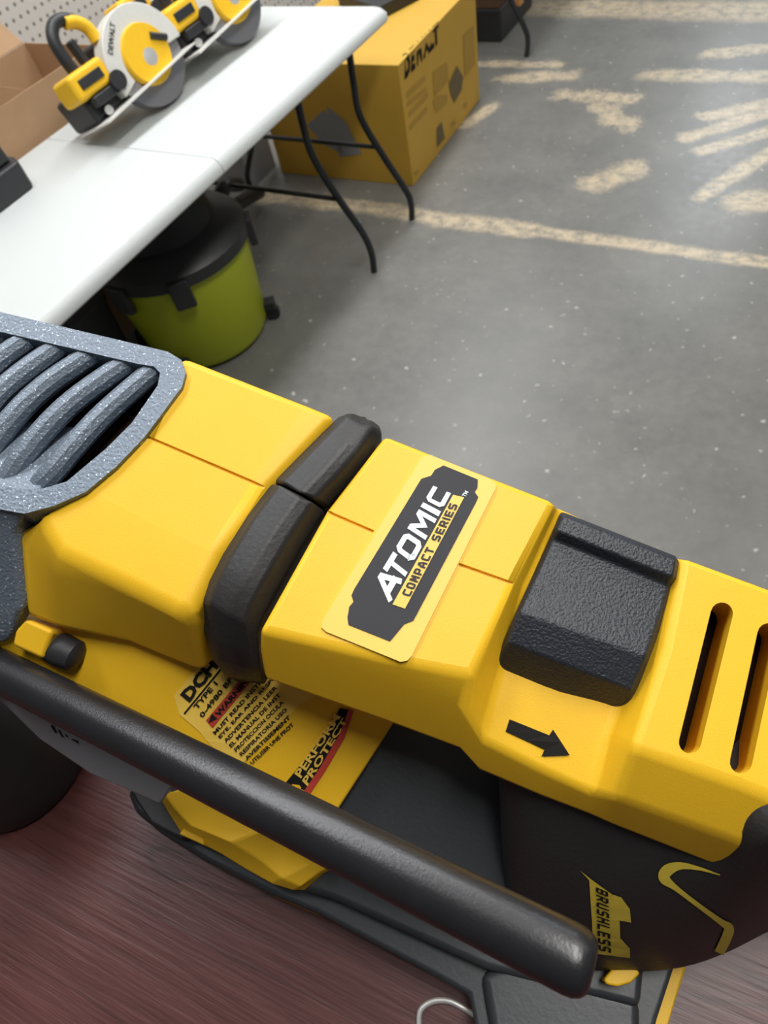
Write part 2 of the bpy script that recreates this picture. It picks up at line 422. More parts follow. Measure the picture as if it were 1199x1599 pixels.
# -- front yellow housing
def cut(o, cutters):
    """subtract closed prisms (top ring, low ring) from a mesh, keep its bevel baked in"""
    for top, low_ in cutters:
        bm = nb(); loft(bm, [top, low_]); bmesh.ops.recalc_face_normals(bm, faces=bm.faces[:]); bm.transform(inv(o.parent))
        me = bpy.data.meshes.new('cut'); bm.to_mesh(me); bm.free(); cu = bpy.data.objects.new('cut', me); COL.objects.link(cu); cu.parent = o.parent
        m = o.modifiers.new('cut', 'BOOLEAN'); m.operation = 'DIFFERENCE'; m.object = cu; m.solver = 'EXACT'
        bpy.context.view_layer.update(); dg = bpy.context.evaluated_depsgraph_get()
        nm = bpy.data.meshes.new_from_object(o.evaluated_get(dg)); o.modifiers.clear(); o.data = nm
        bpy.data.objects.remove(cu)
    o.data.set_sharp_from_angle(angle=math.radians(32))
    for p in o.data.polygons:
        if p.normal.z > .9995 and p.area > 1e-5: p.use_smooth = False
    wn = o.modifiers.new('wn', 'WEIGHTED_NORMAL'); wn.keep_sharp = True; wn.weight = 100
def gcut(a, b, w=.0007, d=.0016):
    A, B = T(*a, 0), T(*b, 0); t = (B-A).normalized(); s_ = TN.cross(t)*w
    r4 = [A-s_, B-s_, B+s_, A+s_]
    return [p + TN*.004 for p in r4], [p.lerp((A+B)/2, 0) - TN*d for p in r4]
secs = []
for far, M_, m2, n1, n2, n3 in [
    ((282, 552, 0), (225, 680, 0), (137, 768, 0), (60, 802, -.001), (36, 845, -.012), (36, 965, -.034)),
    ((305, 561, 0), (243, 687, 0), (160, 778, 0), (92, 862, -.001), (85, 900, -.012), (95, 985, -.036)),
    ((400, 598, 0), (330, 722, 0), (262, 830, 0), (190, 908, -.001), (185, 925, -.006), (200, 1005, -.040)),
    ((480, 629, 0), (395, 750, 0), (325, 860, 0), (272, 950, -.001), (268, 965, -.006), (262, 1030, -.042)),
    ((527, 648, -.001), (420, 762, -.001), (347, 868, -.001), (304, 962, -.003), (303, 985, -.010), (318, 1052, -.040))]:
    Fp = T(*far); g = [T(*M_)]
    N3 = T(*n3)
    secs.append([below(Fp, .055, -.006), Fp] + g + [T(*m2), T(*n1), T(*n2), N3, below(N3, .035, .03)])
bm = nb(); loft(bm, secs)
front = link('front_housing', bm, YEL, tool, bevel=.0045)
cut(front, [gcut((228, 681), (421, 764))])

# -- grey cast gear case: frame, louvres, dark inside, side wall
outer = [(-140, 455), (0, 487), (262, 549), (283, 562), (290, 582), (284, 604), (226, 682), (182, 728), (134, 768), (84, 790), (38, 802), (-140, 770)]
inner = [(-140, 488), (10, 520), (215, 568), (240, 572), (250, 582), (246, 602), (206, 660), (166, 700), (104, 752), (70, 762), (30, 764), (-140, 722)]
bm = nb()
o_t = [T(*p, .0025) for p in outer]; i_t = [T(*p, .0025) for p in inner]
i_b = [below(p, .018) for p in i_t]; o_b = [below(p, .018) for p in o_t]
loft(bm, [[a, b, c, d] for a, b, c, d in zip(o_t + o_t[:1], i_t + i_t[:1], i_b + i_b[:1], o_b + o_b[:1])], caps=False)
bmesh.ops.remove_doubles(bm, verts=bm.verts[:], dist=1e-6)
gear = link('gear_case', bm, GREYC, tool, bevel=.0022)
bm = nb()
g = [[(-140, 770, .001), (-60, 786, .001), (38, 800, .001)], [(-140, 820, -.008), (-60, 830, -.008), (27, 835, -.008)],
     [(-140, 930, -.030), (-60, 945, -.030), (34, 955, -.030)], [(-140, 985, -.040), (-60, 1000, -.042), (28, 985, -.040)], [(-140, 1010, -.05), (-60, 1020, -.05), (12, 1005, -.046)]]
gg = [TT(r) for r in g]; ins = [[below(r[0], .01, .05), below(r[1], .01, .05), below(r[2], .01, .05, -.003)] for r in gg]
loft(bm, [a + b[::-1] for a, b in zip(gg, ins)])
link('gear_case_side', bm, GREYC, gear, bevel=.003)
bars = [[(246, 574), (167, 643), (117, 696), (80, 740), (52, 768)], [(205, 563), (127, 617), (75, 665), (30, 722), (5, 765)],
        [(152, 549), (82, 595), (30, 642), (-15, 700), (-40, 755)], [(104, 535), (37, 582), (-10, 625), (-55, 690), (-80, 740)],
        [(55, 524), (0, 562), (-45, 610), (-90, 670), (-115, 720)], [(10, 512), (-40, 548), (-85, 595), (-125, 650), (-150, 700)]]
for k, b in enumerate(bars):
    n = len(b)
    hh = [-.003, -.0015, -.001, -.003, -.008]
    pts = smooth_path([T(*p, hh[i]-.001) for i, p in enumerate(b)], 5)
    bm = nb(); tube(bm, pts, [.0053]*len(pts), 10, up=TN)
    link('louvre', bm, GREYC, gear)
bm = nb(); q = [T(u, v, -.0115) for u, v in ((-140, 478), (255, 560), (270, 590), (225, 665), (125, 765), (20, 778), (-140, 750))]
loft(bm, [q, [below(p, .03) for p in q]]); link('inner_cavity', bm, VOID, gear, smooth=False)  # dark block painted as the shade behind the louvres

# -- rubber ring, two halves meeting at a seam
def ring(rows, nm):
    ss = []
    for (l, r, ho, hc) in rows:
        A, B = T(*l, ho), T(*r, ho); Cn = T((l[0]+r[0])/2, (l[1]+r[1])/2, hc); 
        q1 = A.lerp(Cn, .42)+TN*(hc-ho)*.38; q2 = B.lerp(Cn, .42)+TN*(hc-ho)*.38
        ss.append([A, q1, Cn, q2, B, below(B, .022), below(A, .022)])
    bm = nb(); loft(bm, ss); return link(nm, bm, RUB, tool, bevel=.004)
r1 = ring([((548, 646), (588, 662), -.016, -.011), ((540, 646), (594, 667), -.010, -.003), ((527, 651), (597, 677), -.007, .002), ((500, 676), (578, 712), -.005, .005), ((460, 715), (545, 755), -.005, .006), ((424, 751), (510, 794), -.005, .006)], 'rubber_ring')
r2 = ring([((422, 753), (508, 797), -.005, .006), ((380, 806), (470, 856), -.005, .006), ((345, 862), (434, 920), -.005, .0055), ((322, 905), (412, 960), -.006, .004),
           ((311, 935), (402, 985), -.008, .001), ((317, 985), (404, 1020), -.016, -.010), ((330, 1028), (408, 1048), -.026, -.020), ((352, 1056), (404, 1060), -.036, -.031)], 'rubber_ring')

# -- upper handle housing: sticker block, arrow ledge, vented rear
def hs(F_, M_, N_, C_, B_, gd=.0012):
    Fp = T(*F_); Bp = T(*B_)
    return [below(Bp, .012, .045), below(Fp, .045, -.004), Fp] + [T(*M_)] + [T(*N_), T(*C_), Bp, below(Bp, .006, .012)]
secs = [hs((601, 678, 0), (510, 795, 0), (404, 985, 0), (400, 1012, -.009), (411, 1062, -.025)),
        hs((735, 731, 0), (650, 852, 0), (600, 1030, 0), (598, 1062, -.009), (610, 1133, -.028)),
        hs((869, 783, 0), (803, 911, 0), (738, 1056, 0), (722, 1106, -.009), (718, 1172, -.032)),
        hs((872, 790, -.012), (816, 915, -.014), (770, 1080, -.016), (752, 1155, -.018), (748, 1206, -.034)),
        hs((960, 830, -.012), (900, 960, -.014), (860, 1110, -.018), (840, 1200, -.020), (845, 1247, -.034)),
        hs((1045, 863, -.012), (1005, 1000, -.014), (950, 1150, -.017), (922, 1238, -.020), (920, 1275, -.034)),
        hs((1067, 868, 0), (1038, 1012, 0), (988, 1168, 0), (965, 1247, -.014), (955, 1290, -.034)),
        hs((1199, 917, 0), (1180, 1070, 0), (1150, 1225, 0), (1145, 1312, -.014), (1122, 1356, -.036)),
        hs((1330, 968, 0), (1320, 1120, 0), (1300, 1285, 0), (1290, 1372, -.016), (1270, 1410, -.036))]
bm = nb(); loft(bm, secs)
hand = link('upper_handle', bm, YEL, tool, bevel=.0032)
def slot_px(pts):
    top = TT([(*p, .01) for p in pts]); low = TT([(*p, 0) for p in pts]); low = [p - TN*.026 for p in low]
    return top, low
def capsule(c0, c1, r0, r1, n=8):
    """px outline of a slot from c0 (upper) to c1 (lower)"""
    d = Vector((c1[0]-c0[0], c1[1]-c0[1])).normalized(); nn = Vector((-d.y, d.x)); out = []
    for k in range(n+1):
        a = math.pi*k/n; out.append(Vector(c0)+(nn*math.cos(a)-d*math.sin(a))*r0)
    for k in range(n+1):
        a = math.pi*k/n; out.append(Vector(c1)+(-nn*math.cos(a)+d*math.sin(a))*r1)
    return [(p.x, p.y) for p in out]
slots = [capsule((1141, 952), (1091, 1158), 18, 18), capsule((1216, 985), (1173, 1190), 18, 18)]
cut(hand, [slot_px(s) for s in slots] + [gcut((509, 798), (583, 830)), gcut((716, 881), (801, 911))])
for s in slots:
    bm = nb(); q = [T(*p, 0) - TN*.019 for p in s]; loft(bm, [q, [p-TN*.006 for p in q]]); link('vent_slot_shade', bm, VOID, hand, smooth=False)  # dark insert stands in for the shaded hollow below each slot

# -- black textured pad on top of the handle
secs = []
pl = [(877, 798, -.004), (874, 803, .002), (864, 826, .002), (858, 840, -.0022), (840, 880, -.0030), (806, 953, .0005), (787, 1000, -.0045), (760, 1050, -.019), (769, 1081, -.030)]
pr = [(1056, 868, -.004), (1061, 877, .002), (1057, 903, .002), (1050, 917, -.0022), (1040, 955, -.0030), (1015, 1027, .0005), (993, 1080, -.0045), (985, 1130, -.022), (966, 1155, -.032)]
for t, dd in ((0, -.004), (.035, 0), (.5, .0004), (.965, 0), (1, -.004)):
    row = []
    for a, b in zip(pl, pr):
        u, v, h = [a[i]*(1-t)+b[i]*t for i in range(3)]; row.append(T(u, v, h+dd))
    secs.append([below(row[0], .02, 0)] + row + [below(row[-1], .004, .02)])
bm = nb(); loft(bm, secs); pad = link('lock_off_pad', bm, BLK, tool, bevel=.0012); tag(pad, 'black textured pad with ridges between the sticker and the vents')

# -- lower yellow body (carries the model label) and its side
rows = [[(-60, 985, -.045), (30, 980, -.045), (130, 978, -.045), (250, 985, -.045), (340, 1000, -.048), (450, 1035, -.058), (580, 1070, -.066), (640, 1085, -.070)],
        [(-60, 1010, -.055), (40, 1015, -.052), (135, 1035, -.050), (250, 1045, -.050), (335, 1065, -.055), (455, 1110, -.065), (570, 1120, -.072), (613, 1132, -.074)],
        [(-60, 1030, -.062), (60, 1055, -.060), (160, 1095, -.058), (270, 1130, -.060), (340, 1160, -.066), (440, 1195, -.073), (535, 1195, -.079), (576, 1190, -.080)],
        [(-60, 1040, -.068), (60, 1075, -.066), (170, 1125, -.066), (270, 1170, -.068), (350, 1215, -.074), (420, 1250, -.080), (480, 1275, -.085), (521, 1275, -.086)]]
gg = [TT(r) for r in rows]
bm = nb(); loft(bm, [a + [below(p, .03, .02) for p in a[::-1]] for a in gg])
low = link('lower_housing', bm, YEL, tool, bevel=.0015)
# keep the outline crisp
for e in (): pass
# yellow lug, black knob in its recess
bm = nb()
q = [(22, 985, -.036), (40, 966, -.034), (82, 985, -.034), (76, 1002, -.036), (66, 1030, -.040), (18, 1008, -.040)]
q3 = TT(q); loft(bm, [q3, [below(p, .02, .004) for p in q3]]); link('switch_lug', bm, YEL, low, bevel=.002)
kc = T(98, 1016, -.046); M = fr(kc, TY, TN, TX)
bm = nb(); lathe(bm, [(.002, -.009), (.0062, -.008), (.0072, -.006), (.0078, 0), (.0072, .007), (.005, .009), (.001, .010)], M, 24)
link('black_knob', bm, BLK2, low)
# -- dark slate cover right of the yellow body, above the battery
rows = [[(500, 1080, -.088), (640, 1090, -.088), (760, 1130, -.088), (860, 1200, -.09)],
        [(480, 1200, -.094), (590, 1215, -.094), (700, 1270, -.094), (800, 1320, -.096)],
        [(455, 1270, -.100), (560, 1320, -.100), (680, 1385, -.100), (800, 1430, -.105)],
        [(450, 1290, -.12), (550, 1345, -.12), (670, 1410, -.12), (800, 1470, -.12)]]
gg = [TT(r) for r in rows]
bm = nb(); loft(bm, [a + [below(p, .03) for p in a[::-1]] for a in gg])
slate = link('motor_shroud', bm, SLATE, tool, bevel=.003)
# -- black grip casing with printed BRUSHLESS
rows = [[(765, 1195, -.05), (800, 1205, -.036), (880, 1235, -.034), (990, 1270, -.034), (1105, 1342, -.037), (1152, 1333, -.020), (1205, 1300, .006), (1340, 1240, .016)],
        [(765, 1200, -.052), (800, 1210, -.038), (880, 1240, -.035), (990, 1275, -.035), (1106, 1346, -.038), (1153, 1337, -.021), (1206, 1305, .005), (1345, 1248, .015)],
        [(770, 1290, -.080), (800, 1300, -.056), (880, 1325, -.050), (990, 1355, -.047), (1100, 1385, -.043), (1152, 1372, -.028), (1215, 1350, -.008), (1350, 1320, .002)],
        [(775, 1380, -.110), (805, 1400, -.085), (880, 1420, -.075), (990, 1440, -.068), (1090, 1448, -.064), (1150, 1428, -.050), (1220, 1398, -.036), (1355, 1370, -.026)],
        [(778, 1450, -.125), (808, 1470, -.113), (880, 1490, -.102), (985, 1500, -.098), (1068, 1492, -.095), (1148, 1468, -.080), (1225, 1425, -.070), (1360, 1400, -.062)],
        [(780, 1470, -.13), (812, 1500, -.128), (890, 1515, -.125), (985, 1520, -.122), (1064, 1516, -.118), (1148, 1486, -.108), (1232, 1434, -.098), (1360, 1410, -.092)],
        [(780, 1473, -.131), (812, 1502, -.129), (890, 1517, -.126), (985, 1522, -.123), (1065, 1518, -.119), (1149, 1487, -.109), (1233, 1436, -.099), (1360, 1411, -.093)]]
gg = [TT(r) for r in rows]
bm = nb(); loft(bm, [a + [below(p, .03, .05) for p in a[::-1]] for a in gg])
casing = link('grip_casing', bm, RUB, tool, sub=2)
# -- pieces beneath: pale grey plate, black bracket, chuck
rows = [[(-80, 1040, -.085), (30, 1070, -.085), (100, 1095, -.085), (180, 1130, -.085), (300, 1190, -.085)],
        [(-80, 1050, -.095), (25, 1090, -.095), (90, 1130, -.095), (165, 1170, -.095), (280, 1215, -.095)],
        [(-80, 1040, -.112), (5, 1100, -.112), (60, 1155, -.112), (140, 1210, -.112), (250, 1258, -.112)]]
gg = [TT(r) for r in rows]; bm = nb(); loft(bm, [a + [below(p, .01, .05) for p in a[::-1]] for a in gg])
plate = link('lower_gear_plate', bm, GREYP, tool, bevel=.002)
bv = bvh_of(plate); bm = nb()
for l in ([(80, 1131), (84, 1132), (91, 1144), (87, 1143)], [(91, 1138), (95, 1140), (102, 1151), (98, 1150)], [(102, 1145), (106, 1147), (113, 1158), (109, 1157)], [(112, 1152), (124, 1156), (125, 1166), (119, 1163)]): drape(bm, bv, l, .0006)
link('plate_marks', bm, INK, plate, smooth=False, fix=False)
c = P(36, 1180, ZT)
bm = nb(); lathe(bm, [(.02, 0), (.050, 0), (.0535, .004), (.054, .02), (.050, .05), (.044, .075), (.038, .10), (.036, .135)], Matrix.Translation(c), 48)
link('chuck_collar', bm, BLK2, tool, ang=50)

# -- battery base slab standing on the table
def PZ(lst, z): return [P(u, v, z) for u, v in lst]
rim = [(205, 1240), (218, 1272), (258, 1305), (330, 1350), (432, 1402), (500, 1430), (690, 1532), (742, 1562), (752, 1612), (800, 1690), (1010, 1720), (1042, 1599), (1070, 1512), (1010, 1400), (850, 1280), (640, 1180), (440, 1150), (300, 1150)]
zt = ZT+.022; ed = PZ(rim, ZT+.004)
cc = sum(ed, Vector())/len(ed)
at_z = lambda p, z: Vector((p.x, p.y, z))
bm = nb(); loft(bm, [[at_z(cc.lerp(p, .950), zt+.002) for p in ed], [at_z(cc.lerp(p, .976), zt-.006) for p in ed], [at_z(cc.lerp(p, .982), ZT+.005) for p in ed]])
bs = link('battery_base', bm, SLATE, tool, bevel=.003)
bm = nb(); loft(bm, [[at_z(p, ZT+.0055) for p in ed], [at_z(p, ZT+.0005) for p in ed]])
link('base_rim', bm, YEL, bs, bevel=.001)
bm = nb()
q = [P(u, v, zt+.001) for u, v in ((1044, 1508), (1070, 1508), (1040, 1612), (1014, 1606))]
loft(bm, [q, [Vector((p.x, p.y, ZT+.007)) for p in q]]); link('base_side_strip', bm, YEL, bs, bevel=.001)
# step on the near side, black bracket at the left
q = PZ([(175, 1185), (262, 1225), (300, 1290), (284, 1312), (235, 1286), (212, 1252)], ZT+.035)
bm = nb(); loft(bm, [q, [Vector((p.x, p.y, ZT+.012)) for p in q]]); link('front_bracket', bm, BLK2, bs, bevel=.002)
q = PZ([(270, 1290), (330, 1325), (430, 1378), (520, 1405), (760, 1515), (1000, 1575), (1010, 1470), (760, 1330), (420, 1220)], ZT+.034)
bm = nb(); loft(bm, [q, [Vector((p.x, p.y, ZT+.02)) for p in q]]); link('battery_shoulder', bm, SLATE, bs, bevel=.004)
q = PZ([(750, 1520), (800, 1500), (1000, 1560), (1000, 1700), (770, 1640)], ZT+.031)
bm = nb(); loft(bm, [q, [Vector((p.x, p.y, ZT+.02)) for p in q]]); link('battery_end_block', bm, SLATE, bs, bevel=.005)
# -- yellow latch
lz = ZT+.046
rows = [[(290, 1225, 0), (278, 1236, 0), (256, 1238, -.002), (249, 1245, -.005)],
        [(350, 1255, 0), (320, 1262, .001), (272, 1262, 0), (262, 1268, -.006)],
        [(410, 1275, 0), (365, 1295, -.001), (296, 1288, .001), (283, 1301, -.008)],
        [(450, 1300, 0), (400, 1300, .002), (361, 1316, .001), (345, 1333, -.008)],
        [(480, 1315, 0), (445, 1325, -.002), (410, 1345, -.003), (380, 1355, -.009)],
        [(510, 1335, -.001), (480, 1350, -.002), (440, 1372, -.002), (425, 1380, -.009)],
        [(522, 1350, -.003), (500, 1362, -.004), (470, 1385, -.006), (458, 1390, -.010)]]
gg = [[P(u, v, lz+z) for u, v, z in r] for r in rows]
bm = nb(); loft(bm, [a + [Vector((p.x, p.y, lz-.012)) for p in a[::-1]] for a in gg]); link('latch', bm, YEL, bs, bevel=.0012)
q = PZ([(292, 1287), (318, 1300), (318, 1320), (279, 1302)], ZT+.042)
bm = nb(); loft(bm, [q, [p-ZU*.012 for p in q]]); link('latch_tab', bm, YEL, bs, bevel=.001)
# small yellow clip and end cap under the rod's end
q = PZ([(942, 1530), (955, 1513), (978, 1508), (992, 1511), (1000, 1520), (985, 1535), (965, 1541), (948, 1538)], ZT+.046)
bm = nb(); loft(bm, [q, [p-ZU*.014 for p in q]]); link('release_button', bm, YEL, bs, bevel=.003)

# -- black side rod: a straight tube coming towards the camera, rounded end
d0, d1 = .292, .186; RR = .0094
A, B = D(-90, 1002, d0+.03), D(893, 1497, d1)
n = 24; pts = []; rr = []
for k in range(n+1):
    t = k/n; p = A.lerp(B, t) - TN*(.0022*math.sin(math.pi*t)); pts.append(p); rr.append(RR)
dr = (B-A).normalized()
for e, k in ((.0025, .96), (.0045, .86), (.0058, .7), (.0063, .45)): pts.append(B+dr*e); rr.append(RR*k)
bm = nb(); tube(bm, pts, rr, 40); rod = link('side_rod', bm, ROD, tool, ang=60)

# -- printing on the tool
def plane_bvh(px, h):
    return BVHTree.FromPolygons([T(u, v, h) for u, v in px], [(0, 1, 2, 3)])
bv = plane_bvh([(400, 600), (900, 600), (900, 1200), (400, 1200)], .0004)
Z6 = lambda l: [(480+x/3.747, 680+y/3.747) for x, y in l]
bad = Z6([(720, 118), (1075, 262), (1100, 285), (1098, 315), (610, 1290), (585, 1318), (545, 1326), (110, 1150), (82, 1125), (86, 1090), (660, 145), (685, 122)])
q = [on(bv, *p, .0006) for p in bad]
bm = nb(); loft(bm, [q, [p - TN*.0012 for p in q]])
badge = link('badge', bm, YEL2, tool, smooth=False, fix=False); tag(badge, 'pale yellow sticker with ATOMIC in white on charcoal')
bm = nb(); drape(bm, bv, Z6([(795, 180), (995, 262), (993, 310), (977, 335), (998, 365), (985, 395), (620, 1085), (565, 1108), (483, 1207), (240, 1110), (235, 1065), (245, 1005), (270, 975), (258, 938), (272, 905), (665, 258), (722, 240), (745, 205)]), .0009, 2)
link('badge_panel', bm, DARKP, badge, smooth=False, fix=False)
bm = nb(); qa = Z6([(487, 985), (838, 345), (735, 300), (378, 885)])
ql = [bil(qa, s, t) for s, t in ((0, 0), (.17, 0), (.17, 1), (0, 1))]
xs = [(0, .205, 'A'), (.175, .345, 'T'), (.365, .545, 'O'), (.575, .765, 'M'), (.79, .835, 'I'), (.86, 1.0, 'C')]
for a, b, ch in xs:
    qq = [bil(qa, a, 0), bil(qa, b, 0), bil(qa, b, 1), bil(qa, a, 1)]
    if ch == 'A': stroke_text(bm, bv, 'a', qq, .26, 1.15, lift=.0012)
    elif ch == 'I': drape(bm, bv, qq, .0012)
    else: stroke_text(bm, bv, ch, qq, .24, 1.0 if ch != 'M' else 1.2, lift=.0012)
link('badge_letters', bm, WHT, badge, smooth=False, fix=False)
bm = nb(); drape(bm, bv, Z6([(497, 992), (570, 1017), (915, 368), (850, 353)]), .0012, 3)
link('badge_bar', bm, YEL2, badge, smooth=False, fix=False)
bm = nb(); stroke_text(bm, bv, 'COMPACT SERIES', Z6([(600, 948), (880, 415), (832, 402), (550, 932)]), .23, .82, .28, lift=.0015)
link('badge_small_letters', bm, DARKP, badge, smooth=False, fix=False)
bm = nb(); drape_text(bm, bv, 'TM', Z6([(922, 368), (942, 338), (920, 328), (900, 358)]), .02, .0012)
link('trade_mark', bm, WHT, badge, smooth=False, fix=False)
bv = bvh_of(hand)
bm = nb(); drape(bm, bv, [(795, 1123), (857, 1148), (863, 1139), (889, 1179), (845, 1181), (850, 1170), (789, 1142)], .0006, 2)
link('arrow_mark', bm, INK, tool, smooth=False, fix=False)

bv = bvh_of(low)
bm = nb(); drape(bm, bv, [(272, 1085), (340, 1005), (450, 1040), (520, 1075), (468, 1100), (380, 1190), (362, 1200), (310, 1140), (280, 1115)], .0006, 4)
lab = link('rating_label', bm, YEL2, low, smooth=False, fix=False)
bm = nb()
def along(s0, e0, hgt, txt, bold=.02):
    """text from s0 to e0 (baseline), letters standing to the upper left by hgt px"""
    d = Vector((e0[0]-s0[0], e0[1]-s0[1])).normalized(); nn = Vector((d.y, -d.x))*hgt
    drape_text(bm, bv, txt, [s0, e0, (e0[0]+nn.x, e0[1]+nn.y), (s0[0]+nn.x, s0[1]+nn.y)], bold, .0014)
along((297, 1096), (376, 999), 20, 'DCH172', .05)
along((308, 1107), (341, 1067), 8, 'TYPE 1', .03)
along((317, 1120), (374, 1049), 8, '0-4980 BPM', .03)
for k, tx in enumerate(['MUST READ INSTRUC', 'EYE, EAR AND RESPI', 'ADVERTENCIA LEER', 'EL MANUAL DE INST', 'PROTECCION OCULA', 'RESPIRATORIA USO', 'AVERTISSEMENT', 'UTILISER UNE PROT']):
    s = (337+k*8.2, 1146+k*6.6); along(s, (s[0]+86-k*3, s[1]-96+k*5), 6.2, tx, .03)
link('label_text', bm, INK, lab, smooth=False, fix=False)
bm = nb(); drape(bm, bv, [(287, 1113), (289, 1115), (352, 1038), (350, 1036)], .0009); link('label_rule', bm, INK, lab, smooth=False, fix=False)
bm = nb(); drape(bm, bv, [(322, 1124), (390, 1043), (400, 1054), (332, 1136)], .0010, 3); wb = link('warning_band', bm, REDP, lab, smooth=False, fix=False)
bm = nb(); along((342, 1119), (397, 1054), 9, 'WARNING', .04); drape(bm, bv, [(326, 1128), (331, 1113), (340, 1121)], .0013); link('warning_text', bm, INK, lab, smooth=False, fix=False)
bm = nb(); drape(bm, bv, [(445, 1222), (475, 1186), (512, 1140), (530, 1105), (550, 1108), (532, 1150), (503, 1200), (478, 1234)], .0008, 3)
pb = link('protect_badge', bm, INK, low, smooth=False, fix=False)
bm = nb(); drape(bm, bv, [(474, 1234), (500, 1196), (528, 1148), (544, 1107), (552, 1108), (538, 1150), (508, 1202), (484, 1238)], .0012, 3)
link('protect_stripe', bm, REDP, pb, smooth=False, fix=False)
bm = nb(); drape_text(bm, bv, 'PERFORM', [(470, 1214), (532, 1118), (522, 1114), (459, 1206)], .03, .0013)
drape_text(bm, bv, 'PROTECT', [(480, 1226), (543, 1122), (534, 1119), (471, 1217)], .03, .0013)
link('protect_text', bm, YEL2, pb, smooth=False, fix=False)

bv = bvh_of(casing)
Z7 = lambda l: [(800+x/3.005, 1200+y/3.005) for x, y in l]
bm = nb(); drape(bm, bv, Z7([(318, 475), (372, 518), (465, 585), (510, 600), (550, 655), (556, 718), (502, 708), (505, 790), (550, 840), (550, 884), (380, 862), (372, 700), (360, 520)]), .0005, 3)
bp_ = link('brushless_badge', bm, YELD, casing, smooth=False, fix=False)
bm = nb(); stroke_text(bm, bv, 'BRUSHLESS', Z7([(392, 548), (402, 842), (462, 856), (448, 572)]), .2, .78, .26, lift=.0009)
link('brushless_text', bm, INK, bp_, smooth=False, fix=False)
def ribbon(bm, bvh, path, lift, k=5):
    c = smooth_path([Vector(p) for p in path], k); prev = None
    for i, p in enumerate(c):
        t = (c[min(i+1, len(c)-1)]-c[max(i-1, 0)]).xy.normalized(); nn = Vector((-t.y, t.x))*p.z/2
        row = [on(bvh, *Z7([(p.x+nn.x*w_, p.y+nn.y*w_)])[0], lift) for w_ in (1, .33, -.33, -1)]
        row = None if any(r is None for r in row) else [bm.verts.new(r) for r in row]
        if row and prev:
            for a in range(3): bm.faces.new((prev[a], prev[a+1], row[a+1], row[a]))
        prev = row
bm = nb(); ribbon(bm, bv, [(975, 495, 5), (880, 466, 16), (790, 452, 34), (728, 472, 56), (712, 510, 52), (765, 555, 26), (870, 635, 22), (975, 712, 28), (1012, 742, 46), (1000, 790, 48), (966, 860, 46)], .0006)
link('chevron_outline', bm, YELD, casing, smooth=False, fix=False)

# -- wire loop on the table
zc = ZT+.0016
lp = [(655, 1640), (654, 1590), (660, 1573), (678, 1563), (700, 1563), (722, 1573), (745, 1588), (775, 1603), (800, 1622), (805, 1650), (780, 1668), (690, 1672), (662, 1662)]
pts = [P(u, v, zc) for u, v in lp]
pts2 = smooth_path(pts+pts[:1], 4)[:-1]
bm = nb(); tube(bm, pts2, .0015, 10, closed=True)
o = link('wire_loop', bm, CHROME); tag(o, 'bright chrome wire loop lying on the red-brown table beside the battery base', 'wire loop')

# ---------------------------------------------------------------- WHITE FOLDING TABLES
LEN, WID, TZ = 2.14, .76, .74
def round_rect(x0, x1, y0, y1, r, n=6):
    out = []
    for cx, cy, a0 in ((x1-r, y1-r, 0), (x0+r, y1-r, 90), (x0+r, y0+r, 180), (x1-r, y0+r, 270)):
        for k in range(n+1):
            a = math.radians(a0+90*k/n); out.append((cx+r*math.cos(a), cy+r*math.sin(a)))
    return out
footA, footB = P(643, 342, 0), P(584, 424, 0)
def leg_pts(px, foot): return [hit(u, v, foot, TD) for u, v in px]
def folding_table(label, M, group, spots):
    """local: x along the table from the far end (0) towards the camera (-LEN), y across (0 at the aisle edge), z up"""
    t = empty('folding_table', M.translation, label, 'table', group, mat=M)
    for (a, b) in ((-LEN/2+.0012, 0), (-LEN, -LEN/2-.0012)):
        rr = round_rect(a, b, 0, WID, .035)
        if a > -LEN*.9: rr = [(x if x > a+.04 else a, y if x > a+.04 else (0 if y < .3 else WID)) for x, y in rr]
        else: rr = [(x if x < b-.04 else b, y if x < b-.04 else (0 if y < .3 else WID)) for x, y in rr]
        seen = []
        for p in rr:
            if not seen or (Vector(p)-Vector(seen[-1])).length > 1e-4: seen.append(p)
        if (Vector(seen[0])-Vector(seen[-1])).length < 1e-4: seen.pop()
        ctr = Vector((-LEN*.25 if b == 0 else -LEN*.75, WID/2, 0))
        def ins(x, y, z, d):
            return Vector((x if abs(x+LEN/2) < .01 else (x-d if x > -LEN/2 and x > -.05 else (x+d if x < -LEN+.05 else x)), y+d if y < WID/2 else y-d, z))
        bm = nb(); loft(bm, [[ins(x, y, z, d) for x, y in seen] for z, d in ((TZ-.045, .004), (TZ-.040, 0), (TZ-.022, .001), (TZ-.006, .013), (TZ, .024))])
        link('table_top_half', bm, WTAB, t, world=False, ang=40)
    for X0, pts in spots:
        for s in (0, 1):
            q = [Vector((X0, (y if s == 0 else WID-y), z)) for y, z in pts]
            bm = nb(); tube(bm, smooth_path(q, 6), .0135, 12); link('leg', bm, LEG, t, world=False)
        for z, y0 in ((.30, None), (.68, None)):
            # crossbar between the two legs at height z
            y = None
            for (ya, za), (yb, zb) in zip(pts, pts[1:]):
                if zb <= z <= za: y = ya+(yb-ya)*(za-z)/(za-zb)
            bm = nb(); tube(bm, [(X0, y, z), (X0, WID-y, z)], .009, 10); link('crossbar', bm, LEG, t, world=False)
    return t
MTb = fr(C1, TD, TW, ZU); Minv = MTb.inverted()
def loc2(pts): return [((Minv @ p).y, max(.0, (Minv @ p).z)) for p in pts]
lA = loc2(leg_pts([(545, 80), (552, 130), (563, 183), (598, 243), (634, 298), (642, 320), (643, 342)], footA))
lB = loc2(leg_pts([(463, 150), (473, 195), (489, 245), (525, 305), (565, 362), (580, 395), (584, 424)], footB))
XA, XB = (Minv @ footA).x, (Minv @ footB).x
